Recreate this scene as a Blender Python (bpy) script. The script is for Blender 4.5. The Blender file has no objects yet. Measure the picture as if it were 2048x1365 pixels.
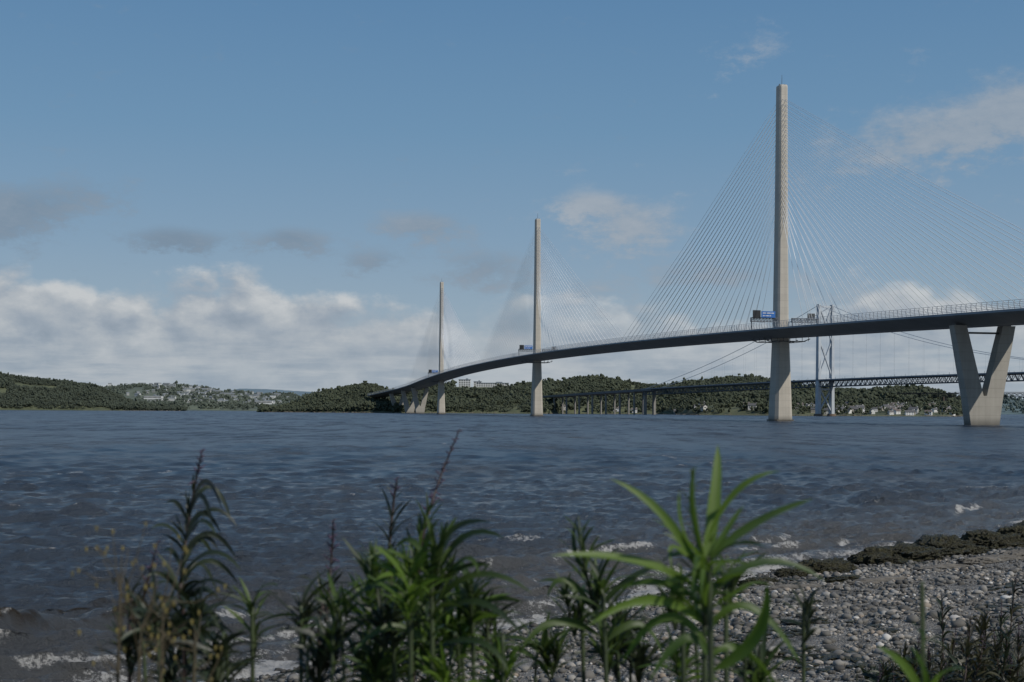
import bpy, bmesh, math, random
import numpy as np
from mathutils import Vector, Matrix
random.seed(7); rng=np.random.default_rng(7)
sc=bpy.context.scene
COL=sc.collection
# ---------------------------------------------------------------- image coordinate helpers
F=2722.; H=5.3                      # focal length in image pixels, eye height above the water
def yh(u): return 821.9+.005*(u-1024)  # image row of the horizon at a pixel column
def from_pixel(u,v,Y): return Vector(((u-1024)/F*Y, Y, H+(yh(u)-v)/F*Y))  # world point from image pixel coordinates and a chosen depth
W={}
# ---------------------------------------------------------------- numpy noise
def _h(ix,iy,sd):
    a=np.sin(ix*127.1+iy*311.7+sd*74.7)*43758.5453
    return a-np.floor(a)
def vn(x,y,sd=0.):
    x=np.asarray(x,float); y=np.asarray(y,float)
    ix=np.floor(x); iy=np.floor(y); fx=x-ix; fy=y-iy
    fx=fx*fx*(3-2*fx); fy=fy*fy*(3-2*fy)
    a=_h(ix,iy,sd); b=_h(ix+1,iy,sd); c=_h(ix,iy+1,sd); d=_h(ix+1,iy+1,sd)
    return (a*(1-fx)+b*fx)*(1-fy)+(c*(1-fx)+d*fx)*fy
def fbm(x,y,o=4,sd=0.):
    s=0;a=.5;t=0
    for i in range(o):
        s=s+a*vn(x*2**i,y*2**i,sd+i*3.3); t+=a; a*=.5
    return s/t
def sst(a,b,x):
    t=np.clip((x-a)/(b-a),0,1); return t*t*(3-2*t)
# ---------------------------------------------------------------- node DSL
class G:
    def __init__(s,nt): s.nt=nt
    def n(s,t,**k):
        nd=s.nt.nodes.new(t)
        for a,b in k.items(): setattr(nd,a,b)
        return nd
    def put(s,sock,v):
        if v is None: return
        if isinstance(v,bpy.types.NodeSocket): s.nt.links.new(v,sock)
        else: sock.default_value=v
    def m(s,op,a,b=None,c=None,clamp=False):
        nd=s.n('ShaderNodeMath',operation=op,use_clamp=clamp)
        s.put(nd.inputs[0],a); s.put(nd.inputs[1],b); s.put(nd.inputs[2],c)
        return nd.outputs[0]
    def vm(s,op,a,b=None):
        nd=s.n('ShaderNodeVectorMath',operation=op); s.put(nd.inputs[0],a); s.put(nd.inputs[1],b); return nd.outputs[0]
    def mr(s,x,a,b,c=0.,d=1.,smooth=True):
        nd=s.n('ShaderNodeMapRange',interpolation_type='SMOOTHSTEP' if smooth else 'LINEAR')
        for i,v in enumerate((x,a,b,c,d)): s.put(nd.inputs[i],v)
        return nd.outputs[0]
    def mix(s,f,a,b):
        nd=s.n('ShaderNodeMix',data_type='RGBA'); s.put(nd.inputs[0],f)
        s.put(nd.inputs[6],c4(a)); s.put(nd.inputs[7],c4(b)); return nd.outputs[2]
    def noise(s,vec,scale,detail=4,rough=.5,out=0):
        nd=s.n('ShaderNodeTexNoise'); s.put(nd.inputs['Vector'],vec)
        nd.inputs['Scale'].default_value=scale; nd.inputs['Detail'].default_value=detail
        nd.inputs['Roughness'].default_value=rough; return nd.outputs[out]
    def comb(s,x,y,z):
        nd=s.n('ShaderNodeCombineXYZ'); s.put(nd.inputs[0],x); s.put(nd.inputs[1],y); s.put(nd.inputs[2],z); return nd.outputs[0]
    def ramp(s,f,pts,interp='LINEAR'):
        nd=s.n('ShaderNodeValToRGB'); s.put(nd.inputs[0],f); e=nd.color_ramp.elements; nd.color_ramp.interpolation=interp
        while len(e)<len(pts): e.new(.5)
        for i,(p,c) in enumerate(pts):
            e[i].position=p; e[i].color=c4(c) if not isinstance(c,(int,float)) else (c,c,c,1)
        return nd.outputs[0]
def c4(c):
    if isinstance(c,bpy.types.NodeSocket): return c
    c=tuple(c); return c if len(c)==4 else c+(1.,)
def s2l(r,g,b): return tuple((x/255/12.92 if x<10 else ((x/255+.055)/1.055)**2.4) for x in (r,g,b))
def newmat(name):
    m=bpy.data.materials.new(name); m.use_nodes=True
    b=m.node_tree.nodes['Principled BSDF']; return m,G(m.node_tree),b
def mat(name,col,rough=.7,var=.25,scale=1.,bump=0.,metal=0.,tint=False,col2=None,detail=5):
    m,g,b=newmat(name)
    pos=g.n('ShaderNodeNewGeometry').outputs['Position']
    nz=g.noise(pos,scale,detail,.6)
    nz=g.mr(nz,.3,.7,0,1,False)
    if tint:
        at=g.n('ShaderNodeAttribute',attribute_name='tint').outputs['Fac']
        nz=g.m('ADD',g.m('MULTIPLY',nz,.35),g.m('MULTIPLY',at,.65))
    c1=tuple(x*(1-var) for x in col); c2=col2 or tuple(min(1,x*(1+var)) for x in col)
    g.put(b.inputs['Base Color'],g.mix(nz,c1,c2))
    b.inputs['Roughness'].default_value=rough; b.inputs['Metallic'].default_value=metal
    if bump:
        bp=g.n('ShaderNodeBump'); bp.inputs['Strength'].default_value=bump; bp.inputs['Distance'].default_value=.2
        g.put(bp.inputs['Height'],nz); g.put(b.inputs['Normal'],bp.outputs[0])
    return m
# ---------------------------------------------------------------- mesh builder
class MB:
    def __init__(s): s.v=[]; s.f=[]; s.mi=[]; s.cur=0
    def add(s,vs,fs):
        o=len(s.v); s.v+= [tuple(v) for v in vs]; s.f+=[tuple(i+o for i in f) for f in fs]; s.mi+=[s.cur]*len(fs)
    def hexa(s,p):
        s.add(p,[(3,2,1,0),(4,5,6,7),(0,1,5,4),(1,2,6,5),(2,3,7,6),(3,0,4,7)])
    def box(s,c,d,rz=0.):
        cx,cy,cz=c; dx,dy,dz=d[0]/2,d[1]/2,d[2]/2; ca,sa=math.cos(rz),math.sin(rz)
        pts=[]
        for z in (-dz,dz):
            for x,y in ((-dx,-dy),(dx,-dy),(dx,dy),(-dx,dy)):
                pts.append((cx+x*ca-y*sa,cy+x*sa+y*ca,cz+z))
        s.hexa(pts)
    def beam(s,a,b,w,h=None,up=Vector((0,0,1))):
        a=Vector(a); b=Vector(b); h=h or w; d=(b-a).normalized()
        if abs(d.dot(up))>.98: up=Vector((1,0,0))
        x=d.cross(up).normalized()*w/2; y=x.cross(d).normalized()*h/2
        s.hexa([a-x-y,a+x-y,b+x-y,b-x-y,a-x+y,a+x+y,b+x+y,b-x+y])
    def tube(s,pts,rad,n=6):
        vs=[];fs=[]
        pts=[Vector(p) for p in pts]
        for i,p in enumerate(pts):
            d=(pts[min(i+1,len(pts)-1)]-pts[max(i-1,0)]).normalized()
            up=Vector((0,0,1)) if abs(d.z)<.9 else Vector((0,1,0))
            x=d.cross(up).normalized(); y=x.cross(d)
            r=rad[i] if isinstance(rad,(list,tuple)) else rad
            for k in range(n):
                a=2*math.pi*k/n; vs.append(p+x*math.cos(a)*r+y*math.sin(a)*r)
        for i in range(len(pts)-1):
            for k in range(n):
                fs.append((i*n+k,i*n+(k+1)%n,(i+1)*n+(k+1)%n,(i+1)*n+k))
        fs.append(tuple(range(n))[::-1]); fs.append(tuple(range((len(pts)-1)*n,len(pts)*n)))
        s.add(vs,fs)
    def loft(s,rings,cap=True):
        n=len(rings[0]); vs=[p for r in rings for p in r]; fs=[]
        for i in range(len(rings)-1):
            for k in range(n): fs.append((i*n+k,i*n+(k+1)%n,(i+1)*n+(k+1)%n,(i+1)*n+k))
        if cap: fs.append(tuple(range(n))[::-1]); fs.append(tuple(range((len(rings)-1)*n,len(rings)*n)))
        s.add(vs,fs)
    def mesh(s,name,mats,smooth=False):
        me=bpy.data.meshes.new(name); me.from_pydata(s.v,[],s.f)
        for m in mats: me.materials.append(m)
        if len(mats)>1: me.polygons.foreach_set('material_index',s.mi)
        me.polygons.foreach_set('use_smooth',[smooth]*len(me.polygons)); me.update(); return me
def reg(o,parent=None,**k):
    COL.objects.link(o)
    for a,b in k.items(): o[a]=b
    if parent is not None:
        o.parent=parent; o.matrix_parent_inverse=Matrix.Translation(-W.get(parent.name,Vector((0,0,0))))
        W[o.name]=Vector((0,0,0))
    return o
def root(name,loc,**k):
    o=bpy.data.objects.new(name,None); o.location=loc; o.empty_display_size=.5
    reg(o,**k); W[o.name]=Vector(loc); return o
def mk(name,mb,mats,parent=None,smooth=False,**k):
    if not isinstance(mats,(list,tuple)): mats=[mats]
    return reg(bpy.data.objects.new(name,mb.mesh(name,mats,smooth)),parent,**k)
def fast(name,V,Fi,m,tint=None,smooth=False,attrs=None,parent=None,**k):
    me=bpy.data.meshes.new(name); n=len(V); q=len(Fi); kk=Fi.shape[1]
    me.vertices.add(n); me.vertices.foreach_set('co',V.astype(np.float32).ravel())
    me.loops.add(q*kk); me.polygons.add(q)
    me.polygons.foreach_set('loop_start',np.arange(0,q*kk,kk,dtype=np.int32))
    me.loops.foreach_set('vertex_index',Fi.astype(np.int32).ravel())
    me.update(calc_edges=True)
    me.polygons.foreach_set('use_smooth',np.full(q,smooth))
    al=dict(attrs or {})
    if tint is not None: al['tint']=tint
    for a,v in al.items():
        at=me.attributes.new(a,'FLOAT','POINT'); at.data.foreach_set('value',np.asarray(v,np.float32))
    me.materials.append(m)
    return reg(bpy.data.objects.new(name,me),parent,**k)
def ico(sub):
    bm=bmesh.new(); bmesh.ops.create_icosphere(bm,subdivisions=sub,radius=1)
    V=np.array([v.co[:] for v in bm.verts]); Fi=np.array([[v.index for v in f.verts] for f in bm.faces]); bm.free(); return V,Fi
def scatter(sub,loc,scl,jit,rot=None,base=None):
    V,Fi=base if base else ico(sub)
    n=len(loc); a=rng.uniform(0,6.28,n) if rot is None else rot
    J=1+rng.uniform(-jit,jit,(n,len(V),1))
    P=V[None]*J*scl[:,None,:]
    x=P[...,0]*np.cos(a)[:,None]-P[...,1]*np.sin(a)[:,None]; y=P[...,0]*np.sin(a)[:,None]+P[...,1]*np.cos(a)[:,None]
    P=np.stack([x,y,P[...,2]],-1)+loc[:,None,:]
    FF=Fi[None]+(np.arange(n)*len(V))[:,None,None]
    return P.reshape(-1,3),FF.reshape(-1,Fi.shape[1]),len(V),np.tile(V[:,2],n)

# ================================================================ CAMERA
cam=bpy.data.cameras.new('camera'); co=bpy.data.objects.new('camera',cam); COL.objects.link(co); sc.camera=co
cam.sensor_width=36; cam.lens=F/2048*36; cam.shift_y=(821.9-682.5)/2048; cam.clip_end=90000; cam.clip_start=.05
co.matrix_world=Matrix.Translation((0,0,H))@Matrix.Rotation(math.radians(90),4,'X')@Matrix.Rotation(math.radians(.29),4,'Z')
cam.dof.use_dof=True; cam.dof.focus_distance=700; cam.dof.aperture_fstop=11
# ================================================================ LIGHT
AZ=math.radians(128); EL=math.radians(43)
sv=Vector((math.sin(AZ)*math.cos(EL),math.cos(AZ)*math.cos(EL),math.sin(EL)))
su=bpy.data.lights.new('sun','SUN'); su.energy=3.4; su.angle=math.radians(.5); su.color=(1,.95,.87)
so=bpy.data.objects.new('sun',su); COL.objects.link(so); so.rotation_mode='QUATERNION'; so.rotation_quaternion=(-sv).to_track_quat('-Z','Y')
# ================================================================ WORLD
w=bpy.data.worlds.new('World'); sc.world=w; w.use_nodes=True; g=G(w.node_tree)
bg=w.node_tree.nodes['Background']; ST=.08; bg.inputs[1].default_value=ST
def cc(*c): return tuple(x/ST for x in s2l(*c))
sky=g.n('ShaderNodeTexSky',sky_type='NISHITA'); sky.sun_disc=False; sky.sun_elevation=EL; sky.sun_rotation=AZ
sky.air_density=1.; sky.dust_density=.6; sky.ozone_density=1.6
tc=g.n('ShaderNodeTexCoord').outputs['Generated']
sp=g.n('ShaderNodeSeparateXYZ'); g.put(sp.inputs[0],tc); X,Yd,Z=sp.outputs
u=g.m('ARCTAN2',X,Yd); v=Z
def P2(du,dv,ks=1.7): return g.comb(g.m('ADD',u,du),g.m('MULTIPLY',g.m('ADD',v,dv),ks),0.3)
wp=g.vm('MULTIPLY',g.vm('SUBTRACT',g.noise(P2(0,0),34,4,.62,out=1),(.5,.5,.5)),(.032,.032,.0))
def field(du,dv):
    n_=g.noise(P2(du,dv),13,7,.6)
    vz=g.n('ShaderNodeTexVoronoi',feature='F1'); vz.inputs['Scale'].default_value=30; g.put(vz.inputs['Vector'],g.vm('ADD',P2(du,dv,1.35),wp))
    return g.m('ADD',g.m('MULTIPLY',g.m('SUBTRACT',n_,.5),.080),g.m('MULTIPLY',g.m('SUBTRACT',.42,vz.outputs['Distance']),.027))
F1=field(0,0); F2=field(.006,.009)
NL=g.noise(P2(3.1,0,2.6),7,4,.5)
up=g.m('DIVIDE',g.m('ADD',u,.4),.8)
Hh=g.m('MULTIPLY',g.ramp(up,[(0,.82),(.05,.90),(.12,.80),(.2,.86),(.3,.86),(.34,.76),(.42,.74),(.455,.60),(.49,.76),(.56,.72),(.70,.72),(.78,.78),(.95,.80)]),.113)
d=g.m('SUBTRACT',g.m('ADD',Hh,F1),v)
cov=g.m('ADD',g.m('SUBTRACT',NL,.5),g.ramp(up,[(0,1.),(.4,.85),(.46,.64),(.55,.66),(.7,.60),(1,.68)]))
dens=g.m('MULTIPLY',g.mr(d,-.003,.018),g.mr(cov,.38,.68))
lit=g.m('ADD',g.m('MULTIPLY',g.m('SUBTRACT',F1,F2),27.),g.mr(d,0.,.05,.70,.46,False),clamp=True)
skyc=g.n('ShaderNodeMix',data_type='RGBA',blend_type='MULTIPLY'); skyc.inputs[0].default_value=1
g.put(skyc.inputs[6],sky.outputs[0]); g.put(skyc.inputs[7],(.9,.96,.98,1)); base=skyc.outputs[2]
grad=g.ramp(v,[(0,cc(162,176,188)),(.06,cc(147,166,183)),(.12,cc(129,156,181)),(.2,cc(108,145,177)),(.3,cc(90,131,170)),(1,cc(56,94,146))])
base=g.mix(.87,base,grad)
wis=[(-.37,.127,.035,.024,1.,.05),(-.31,.150,.05,.014,.6,.1),(-.33,.135,.03,.012,.55,.1),(-.245,.119,.040,.011,1.05,0),(-.157,.122,.030,.010,1.05,.1),(-.07,.133,.040,.013,1.,.3),
     (-.10,.108,.03,.010,.75,.1),(-.02,.104,.038,.016,.9,.2),(.055,.150,.03,.012,.85,.85),(.09,.132,.042,.022,.9,.7),(.175,.252,.03,.016,.45,.8),(.29,.188,.06,.024,.85,.6),(.36,.205,.05,.030,.9,.6),(.15,.10,.055,.014,.7,.35),(.06,.085,.04,.018,.5,.5),(.235,.075,.05,.02,.6,.7),(.22,.17,.03,.02,.3,.5)]
Ws=None; Tn=None
NW=g.noise(P2(.5,.2,2.0),30,9,.68); NWw=g.noise(P2(1.5,.7,1.5),12,2,.5)
uu=g.m('ADD',u,g.m('MULTIPLY',g.m('SUBTRACT',NWw,.5),.03)); vv=g.m('ADD',v,g.m('MULTIPLY',g.m('SUBTRACT',NW,.5),.026))
for (a,e,ra,re,stg,tone) in wis:
    dx=g.m('DIVIDE',g.m('SUBTRACT',uu,a),ra); dy=g.m('DIVIDE',g.m('SUBTRACT',vv,e),re)
    q=g.m('ADD',g.m('MULTIPLY',dx,dx),g.m('MULTIPLY',dy,dy))
    k=g.m('MULTIPLY',g.m('EXPONENT',g.m('MULTIPLY',q,-1.1)),stg)
    kt=g.m('MULTIPLY',k,tone)
    Ws=k if Ws is None else g.m('ADD',Ws,k); Tn=kt if Tn is None else g.m('ADD',Tn,kt)
tonev=g.m('DIVIDE',Tn,g.m('ADD',Ws,.001))
wd=g.m('MULTIPLY',g.mr(g.m('ADD',Ws,g.m('MULTIPLY',g.m('SUBTRACT',NW,.5),2.2)),.18,1.0),.8)
wcol=g.mix(g.m('ADD',tonev,g.m('MULTIPLY',g.m('SUBTRACT',NW,.5),1.),clamp=True),cc(120,138,156),cc(168,175,183))
base=g.mix(wd,base,wcol)
ccol=g.ramp(lit,[(0,cc(130,143,158)),(.35,cc(152,162,174)),(.7,cc(178,183,188)),(1,cc(200,202,203))])
base=g.mix(g.m('MULTIPLY',dens,.86),base,ccol)
NH=g.noise(P2(.1,.9,9.),12,6,.62)
hz=g.m('MULTIPLY',g.mr(v,.012,.078,1.,0.),g.mr(NH,.25,.6,.5,1.))
base=g.mix(g.m('MULTIPLY',hz,.85),base,g.mix(g.mr(NH,.35,.65),cc(146,161,175),cc(178,185,191)))
g.put(bg.inputs[0],base)
# ================================================================ MATERIALS
concrete=mat('pale_concrete',(.45,.412,.35),.85,.05,.18,.02)
def joints(m,every,amt):
    g=G(m.node_tree); b=m.node_tree.nodes['Principled BSDF']; src=b.inputs['Base Color'].links[0].from_socket
    sp=g.n('ShaderNodeSeparateXYZ'); g.put(sp.inputs[0],g.n('ShaderNodeNewGeometry').outputs['Position'])
    fr=g.m('FRACT',g.m('DIVIDE',sp.outputs[2],every)); ln=g.m('LESS_THAN',fr,.1)
    cell=g.m('FLOOR',g.m('DIVIDE',sp.outputs[2],every)); wn=g.n('ShaderNodeTexWhiteNoise',noise_dimensions='1D'); g.put(wn.inputs['W'],cell)
    st=g.mr(sp.outputs[2],0,4.5,.45,1.)
    mp=g.n('ShaderNodeMapping'); g.put(mp.inputs[0],g.n('ShaderNodeNewGeometry').outputs['Position']); mp.inputs['Scale'].default_value=(.7,.7,.02)
    sk=g.mr(g.noise(mp.outputs[0],1.,4,.6),.3,.7,.92,1.04)
    k=g.m('MULTIPLY',g.m('MULTIPLY',g.m('MULTIPLY',g.m('SUBTRACT',1.,g.m('MULTIPLY',ln,amt)),g.mr(wn.outputs[0],0,1,.96,1.02)),st),sk)
    mm=g.n('ShaderNodeMix',data_type='RGBA',blend_type='MULTIPLY'); mm.inputs[0].default_value=1
    g.put(mm.inputs[6],src); g.put(mm.inputs[7],g.comb(k,k,k)); g.put(b.inputs['Base Color'],mm.outputs[2])
joints(concrete,4.,.09)
pierc=mat('dull_grey_concrete',(.33,.31,.27),.9,.08,.15,.02); joints(pierc,4.,.10)  # duller and darker than the tower concrete
darkc=mat('grey_pier_concrete',(.22,.21,.19),.9,.1,.15)
steel=mat('neutral_grey_steel',(.20,.205,.205),.6,.15,.1)
soffit=mat('dark_steel',(.06,.065,.068),.6,.2,.1)
asph=mat('asphalt',(.05,.05,.05),.9,.1,1)
railm=mat('galvanised_rail',(.42,.43,.44),.5,.1,.5)
cabm=mat('white_cable_sheath',(.72,.73,.73),.7,.02,.5)
frbm=mat('pale_grey_paint',(.40,.43,.455),.6,.1,.1)
trussm=mat('dark_grey_truss_paint',(.07,.085,.10),.7,.15,.1)
hangm=mat('cable_grey',(.19,.215,.24),.6,.1,.1)
brick=mat('brown_masonry',(.17,.125,.09),.9,.2,.2)
wetc=mat('wet_concrete',(.09,.08,.065),.8,.25,.4)
blue=mat('sign_blue',(.025,.13,.40),.5,.03,1); black=mat('sign_black',(.012,.013,.015),.5,.05,1); white=mat('white_paint',(.62,.62,.6),.6,.03,.5)
gant=mat('gantry_grey',(.12,.13,.145),.5,.1,.5)
# ================================================================ CABLE STAYED BRIDGE
T1=Vector((162,822)); A=Vector((-.2085,.978)); PP=Vector((.978,.2085))
zs=[(-620,34),(-400,41.3),(-255,45.4),(-223,46.4),(0,53),(325,58.8),(650,61.8),(975,60),(1300,54.6),(1523,45.4),(1700,37),(1800,31)]
ax=np.array([a for a,b in zs],float); az=np.array([b for a,b in zs],float)
pc=np.poly1d(np.polyfit(ax,az,5))
def dz(s): return float(pc(s))
def coff(s): return -0.0004*max(0,s-1480)**2
def bp(s,off,z):
    q=T1+A*s+PP*(off+coff(s)); return Vector((q.x,q.y,z))
bridge=root('cable_stayed_bridge',bp(0,0,0),label='long pale concrete cable-stayed bridge with three needle towers over water',category='bridge')
mb=MB(); rings=[]
S=list(range(-620,1801,10))
for s in S:
    z=dz(s); rings.append([bp(s,o,z+h) for o,h in ((-20,2.2),(-20.6,1.2),(-19,.3),(-7.5,-2.7),(7.5,-2.7),(19,.3),(20.6,1.2),(20,2.2))])
mb.loft(rings)
mk('bridge_deck',mb,steel,bridge)
mb=MB()
for lo,hi in ((-19,-3.5),(3.5,19)):
    for i in range(len(S)-1):
        a,b=S[i],S[i+1]
        mb.add([bp(a,lo,dz(a)+2.21),bp(a,hi,dz(a)+2.21),bp(b,hi,dz(b)+2.21),bp(b,lo,dz(b)+2.21)],[(0,1,2,3)])
mk('carriageway',mb,asph,bridge)
for side in (-1,1):
    mb=MB(); s=-620
    while s<1800:
        z=dz(s)+2.2; w_=.24 if s<900 else .3
        mb.beam(bp(s,side*20,z),bp(s,side*20.5,z+2.),w_); mb.beam(bp(s,side*20.5,z+2.),bp(s,side*20.2,z+3.6),w_)
        s+=4 if s<700 else 6
    for i in range(len(S)-1):
        a,b=S[i],S[i+1]
        for hh,ww in ((.5,.22),(1.2,.14),(1.9,.14),(2.6,.14),(3.5,.16)):
            off=side*(20+.25*hh if hh<2 else 20.5-.19*(hh-2))
            mb.beam(bp(a,off,dz(a)+2.2+hh),bp(b,off,dz(b)+2.2+hh),.1,ww)
    mk('wind_barrier',mb,railm,bridge)
def ring(s,z,wt,wl,c=.16):
    a,b=wt/2,wl/2; cx=c*wt; return [bp(s+l,o,z) for o,l in ((-a+cx,-b),(a-cx,-b),(a,-b+cx),(a,b-cx),(a-cx,b),(-a+cx,b),(-a,b-cx),(-a,-b+cx))]
cab=[]
for s0,zt in ((0,202.4),(650,210.6),(1300,202.3)):
    zd=dz(s0); mb=MB()
    mb.loft([ring(s0,-4,11.6,13.4),ring(s0,0,11.4,13.2),ring(s0,zd-3,7.8,10.2),ring(s0,zd+6,7.2,9.4),ring(s0,zt-70,5.8,7.8),ring(s0,zt-.8,5.1,6.9),ring(s0,zt,4.7,6.5)])
    tw=mk('tower',mb,concrete,bridge)
    mb=MB(); mb.tube([bp(s0,0,zt),bp(s0,0,zt+3),bp(s0,0,zt+6.5)],[.18,.14,.08],6); mb.box(bp(s0,-1.6,zt+.5),(.5,.5,1.)); mb.box(bp(s0,1.6,zt+.5),(.5,.5,1.))
    mk('lightning_mast',mb,soffit,tw)
    mb=MB(); mb.loft([ring(s0,-3,12.6,14.4,.1),ring(s0,.8,12.6,14.4,.1)]); mk('tower_foundation',mb,wetc,tw)
    mb=MB(); z=zd-4.3
    for l in (-9,9):
        mb.beam(bp(s0+l,-15,z+1),bp(s0+l,-11,z-.6),.5); mb.beam(bp(s0+l,-11,z-.6),bp(s0+l,11,z-.6),.5); mb.beam(bp(s0+l,11,z-.6),bp(s0+l,15,z+1),.5)
        for o in range(-14,15,4): mb.beam(bp(s0+l,o,z-.5),bp(s0+l,o,z+2.),.25)
    for o in (-12,-6,6,12): mb.beam(bp(s0-9,o,z-.6),bp(s0+9,o,z-.6),.35)
    mk('access_platform',mb,soffit,bridge)
    for sg in (-1,1):
        for k in range(24):
            l=40+13*k; ztop=zt-9-(23-k)*3.05
            for pl in (-1,1):
                sa=s0+sg*(3.4+ (zt-ztop)*.008); sb=s0+sg*l
                pa=bp(sa,pl*1.1,ztop); pb=bp(sb,pl*2.1,dz(sb)+2.2)
                mid=(pa+pb)/2; mid.z-=l*.006
                cab.append(((pb.xy).length,pa,mid,pb,l,s0,sg))
cab.sort(key=lambda c:c[0]+ (0 if c[5]==0 else 1e5))
def cabmesh(mb,c):
    r={0:(.125,.09),650:(.15,.06),1300:(.19,.07)}[c[5]][0 if c[6]<0 else 1]; mb.tube([c[1],c[2],c[3]],r,8)
for c in cab[:100]:
    mb=MB(); cabmesh(mb,c); mk('stay_cable',mb,cabm,bridge,smooth=True)
mb=MB()
for c in cab[100:]: cabmesh(mb,c)
mk('stay_cables',mb,cabm,bridge,kind='stuff',smooth=True)
def vpier(s0):
    zt=dz(s0)-2.6; zm=zt*.26; mb=MB()
    def q(o,z,l): return bp(s0+l,o,z)
    pts=[(-15,zt),(-8.6,zm),(-6.4,-4),(6.4,-4),(8.6,zm),(15,zt),(8.8,zt),(.8,zm+1.5),(-.8,zm+1.5),(-8.8,zt)]
    n=len(pts); L=2.9
    vs=[q(o,z,-L*(.75+.25*(1-min(1,max(0,z/zt))))) for o,z in pts]+[q(o,z,L*(.75+.25*(1-min(1,max(0,z/zt))))) for o,z in pts]
    fs=[(0,1,8,9),(5,6,7,4),(1,2,3,4,7,8)]; fs=[f for f in fs]+[tuple(i+n for i in f[::-1]) for f in fs]
    fs+=[(i,i+n,(i+1)%n+n,(i+1)%n) for i in range(n)]
    mb.add(vs,fs); p=mk('pier',mb,pierc,bridge)
    mb=MB(); mb.beam(q(-9.2,zt-3.2,0),q(9.2,zt-3.2,0),1.2,.8); mk('tie_beam',mb,soffit,p)
    for o in (-11.9,11.9):
        mb=MB(); mb.box(q(o,zt+.35,0),(3,3,.9)); mk('bearing',mb,soffit,p)
vpier(-223); vpier(1523)
for s0 in (-326,-420,1610,1690): vpier(s0)
for s0 in (0,650,1300):
    sg=s0-6; zt=dz(sg)+2.2; gr=root('sign_gantry',bp(sg,0,zt),label='steel sign gantry with black panel and blue sign above deck',category='sign',group='sign gantries above the bridge carriageways')
    ang=math.atan2(PP.y,PP.x)
    for lo,hi in ((-21.5,-4.6),(4.6,21.5)):
        mb=MB()
        for l in (-.8,.8):
            for hz_ in (4.6,6.8): mb.beam(bp(sg+l,lo,zt+hz_),bp(sg+l,hi,zt+hz_),.4)
            o=lo
            while o<hi-.1:
                o2=min(o+2.02,hi); mb.beam(bp(sg+l,o,zt+4.6),bp(sg+l,o,zt+6.8),.28); mb.beam(bp(sg+l,o,zt+4.6),bp(sg+l,o2,zt+6.8),.22); o=o2
        mb.box(bp(sg,(lo+hi)/2,zt+7.05),(hi-lo,1.4,.12),ang)
        mk('gantry_beam',mb,gant,gr)
        for o in (lo+.3,hi-.3):
            mb=MB(); mb.beam(bp(sg,o,zt),bp(sg,o,zt+6.8),.6); mk('gantry_leg',mb,gant,gr)
    mb=MB(); mb.box(bp(sg-1.3,-18.4,zt+8.8),(4.8,.6,5.),ang); mk('message_panel',mb,black,gr)
    mb=MB(); mb.box(bp(sg-1.3,-11,zt+8.9),(8.8,.35,3.8),ang); dsn=mk('direction_sign',mb,blue,gr)
    mb=MB()
    for zz,segs in ((9.7,((-14.6,-12.6),(-12.2,-9.6),(-9.3,-7.5))),(8.1,((-14.6,-13.4),(-13.,-10.8),(-10.4,-9.4)))):
        for a,b in segs: mb.box(bp(sg-1.52,(a+b)/2,zt+zz),(b-a,.05,.5),ang)
    mk('sign_lettering',mb,white,dsn)
    mb=MB(); mb.box(bp(sg+1.3,17.6,zt+8.2),(4.6,.6,4.),ang); mk('sign_back',mb,soffit,gr,label='dark back of sign facing away')
# ================================================================ SUSPENSION BRIDGE
R0=Vector((432,1879)); B=Vector((.5,-.866)); Q=Vector((.866,.5))
rz_=np.poly1d(np.polyfit([-700,-408,0,332,503,720],[33,41,49,51.5,52,51],3))
def fz(t): return float(rz_(t))
def fp(t,o,z): q=R0+B*t+Q*o; return Vector((q.x,q.y,z))
sb=root('suspension_bridge',fp(0,0,0),label='grey steel suspension bridge with braced tower and truss deck',category='bridge')
mb=MB(); T=list(range(-414,757,9))
for i in range(len(T)-1):
    a,b=T[i],T[i+1]
    mb.hexa([fp(a,-15,fz(a)),fp(a,15,fz(a)),fp(b,15,fz(b)),fp(b,-15,fz(b)),fp(a,-15,fz(a)+1.6),fp(a,15,fz(a)+1.6),fp(b,15,fz(b)+1.6),fp(b,-15,fz(b)+1.6)])
mk('road_deck',mb,hangm,sb)
for o in (-12,12):
    mb=MB()
    for i in range(len(T)-1):
        a,b=T[i],T[i+1]; za,zb=fz(a),fz(b); m_=(a+b)/2
        mb.beam(fp(a,o,za-.4),fp(b,o,zb-.4),.8,.9); mb.beam(fp(a,o,za-8.2),fp(b,o,zb-8.2),.8,.9)
        mb.beam(fp(a,o,za-8),fp(m_,o,fz(m_)-.6),.6); mb.beam(fp(m_,o,fz(m_)-.6),fp(b,o,zb-8),.6); mb.beam(fp(a,o,za-8),fp(a,o,za-.6),.45)
    mk('truss',mb,trussm,sb)
mb=MB()
for i in range(0,len(T)-1,2):
    a=T[i]; mb.beam(fp(a,-12,fz(a)-8.2),fp(a,12,fz(a)-8.2),.5); mb.beam(fp(a,-15,fz(a)+1.6),fp(a,-15,fz(a)+4.),.3); mb.beam(fp(a,15,fz(a)+1.6),fp(a,15,fz(a)+4.),.3)
mk('cross_girder',mb,trussm,sb,kind='stuff')
mb=MB()
for o in (-12.3,12.3):
    mb.loft([[fp(x,o+y,z) for x,y in ((-a,-b),(a,-b),(a,b),(-a,b))] for z,a,b in ((2,3.2,2.7),(49,2.8,2.4),(152,2.2,1.9))])
    mb.box(fp(0,o,153.),(4.6,3.8,2.),math.atan2(B.y,B.x))
tw=mk('tower',mb,frbm,sb)
mb=MB()
for z in (152,52,38): mb.beam(fp(0,-12,z-1),fp(0,12,z-1),1.4,2.6)
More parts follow.
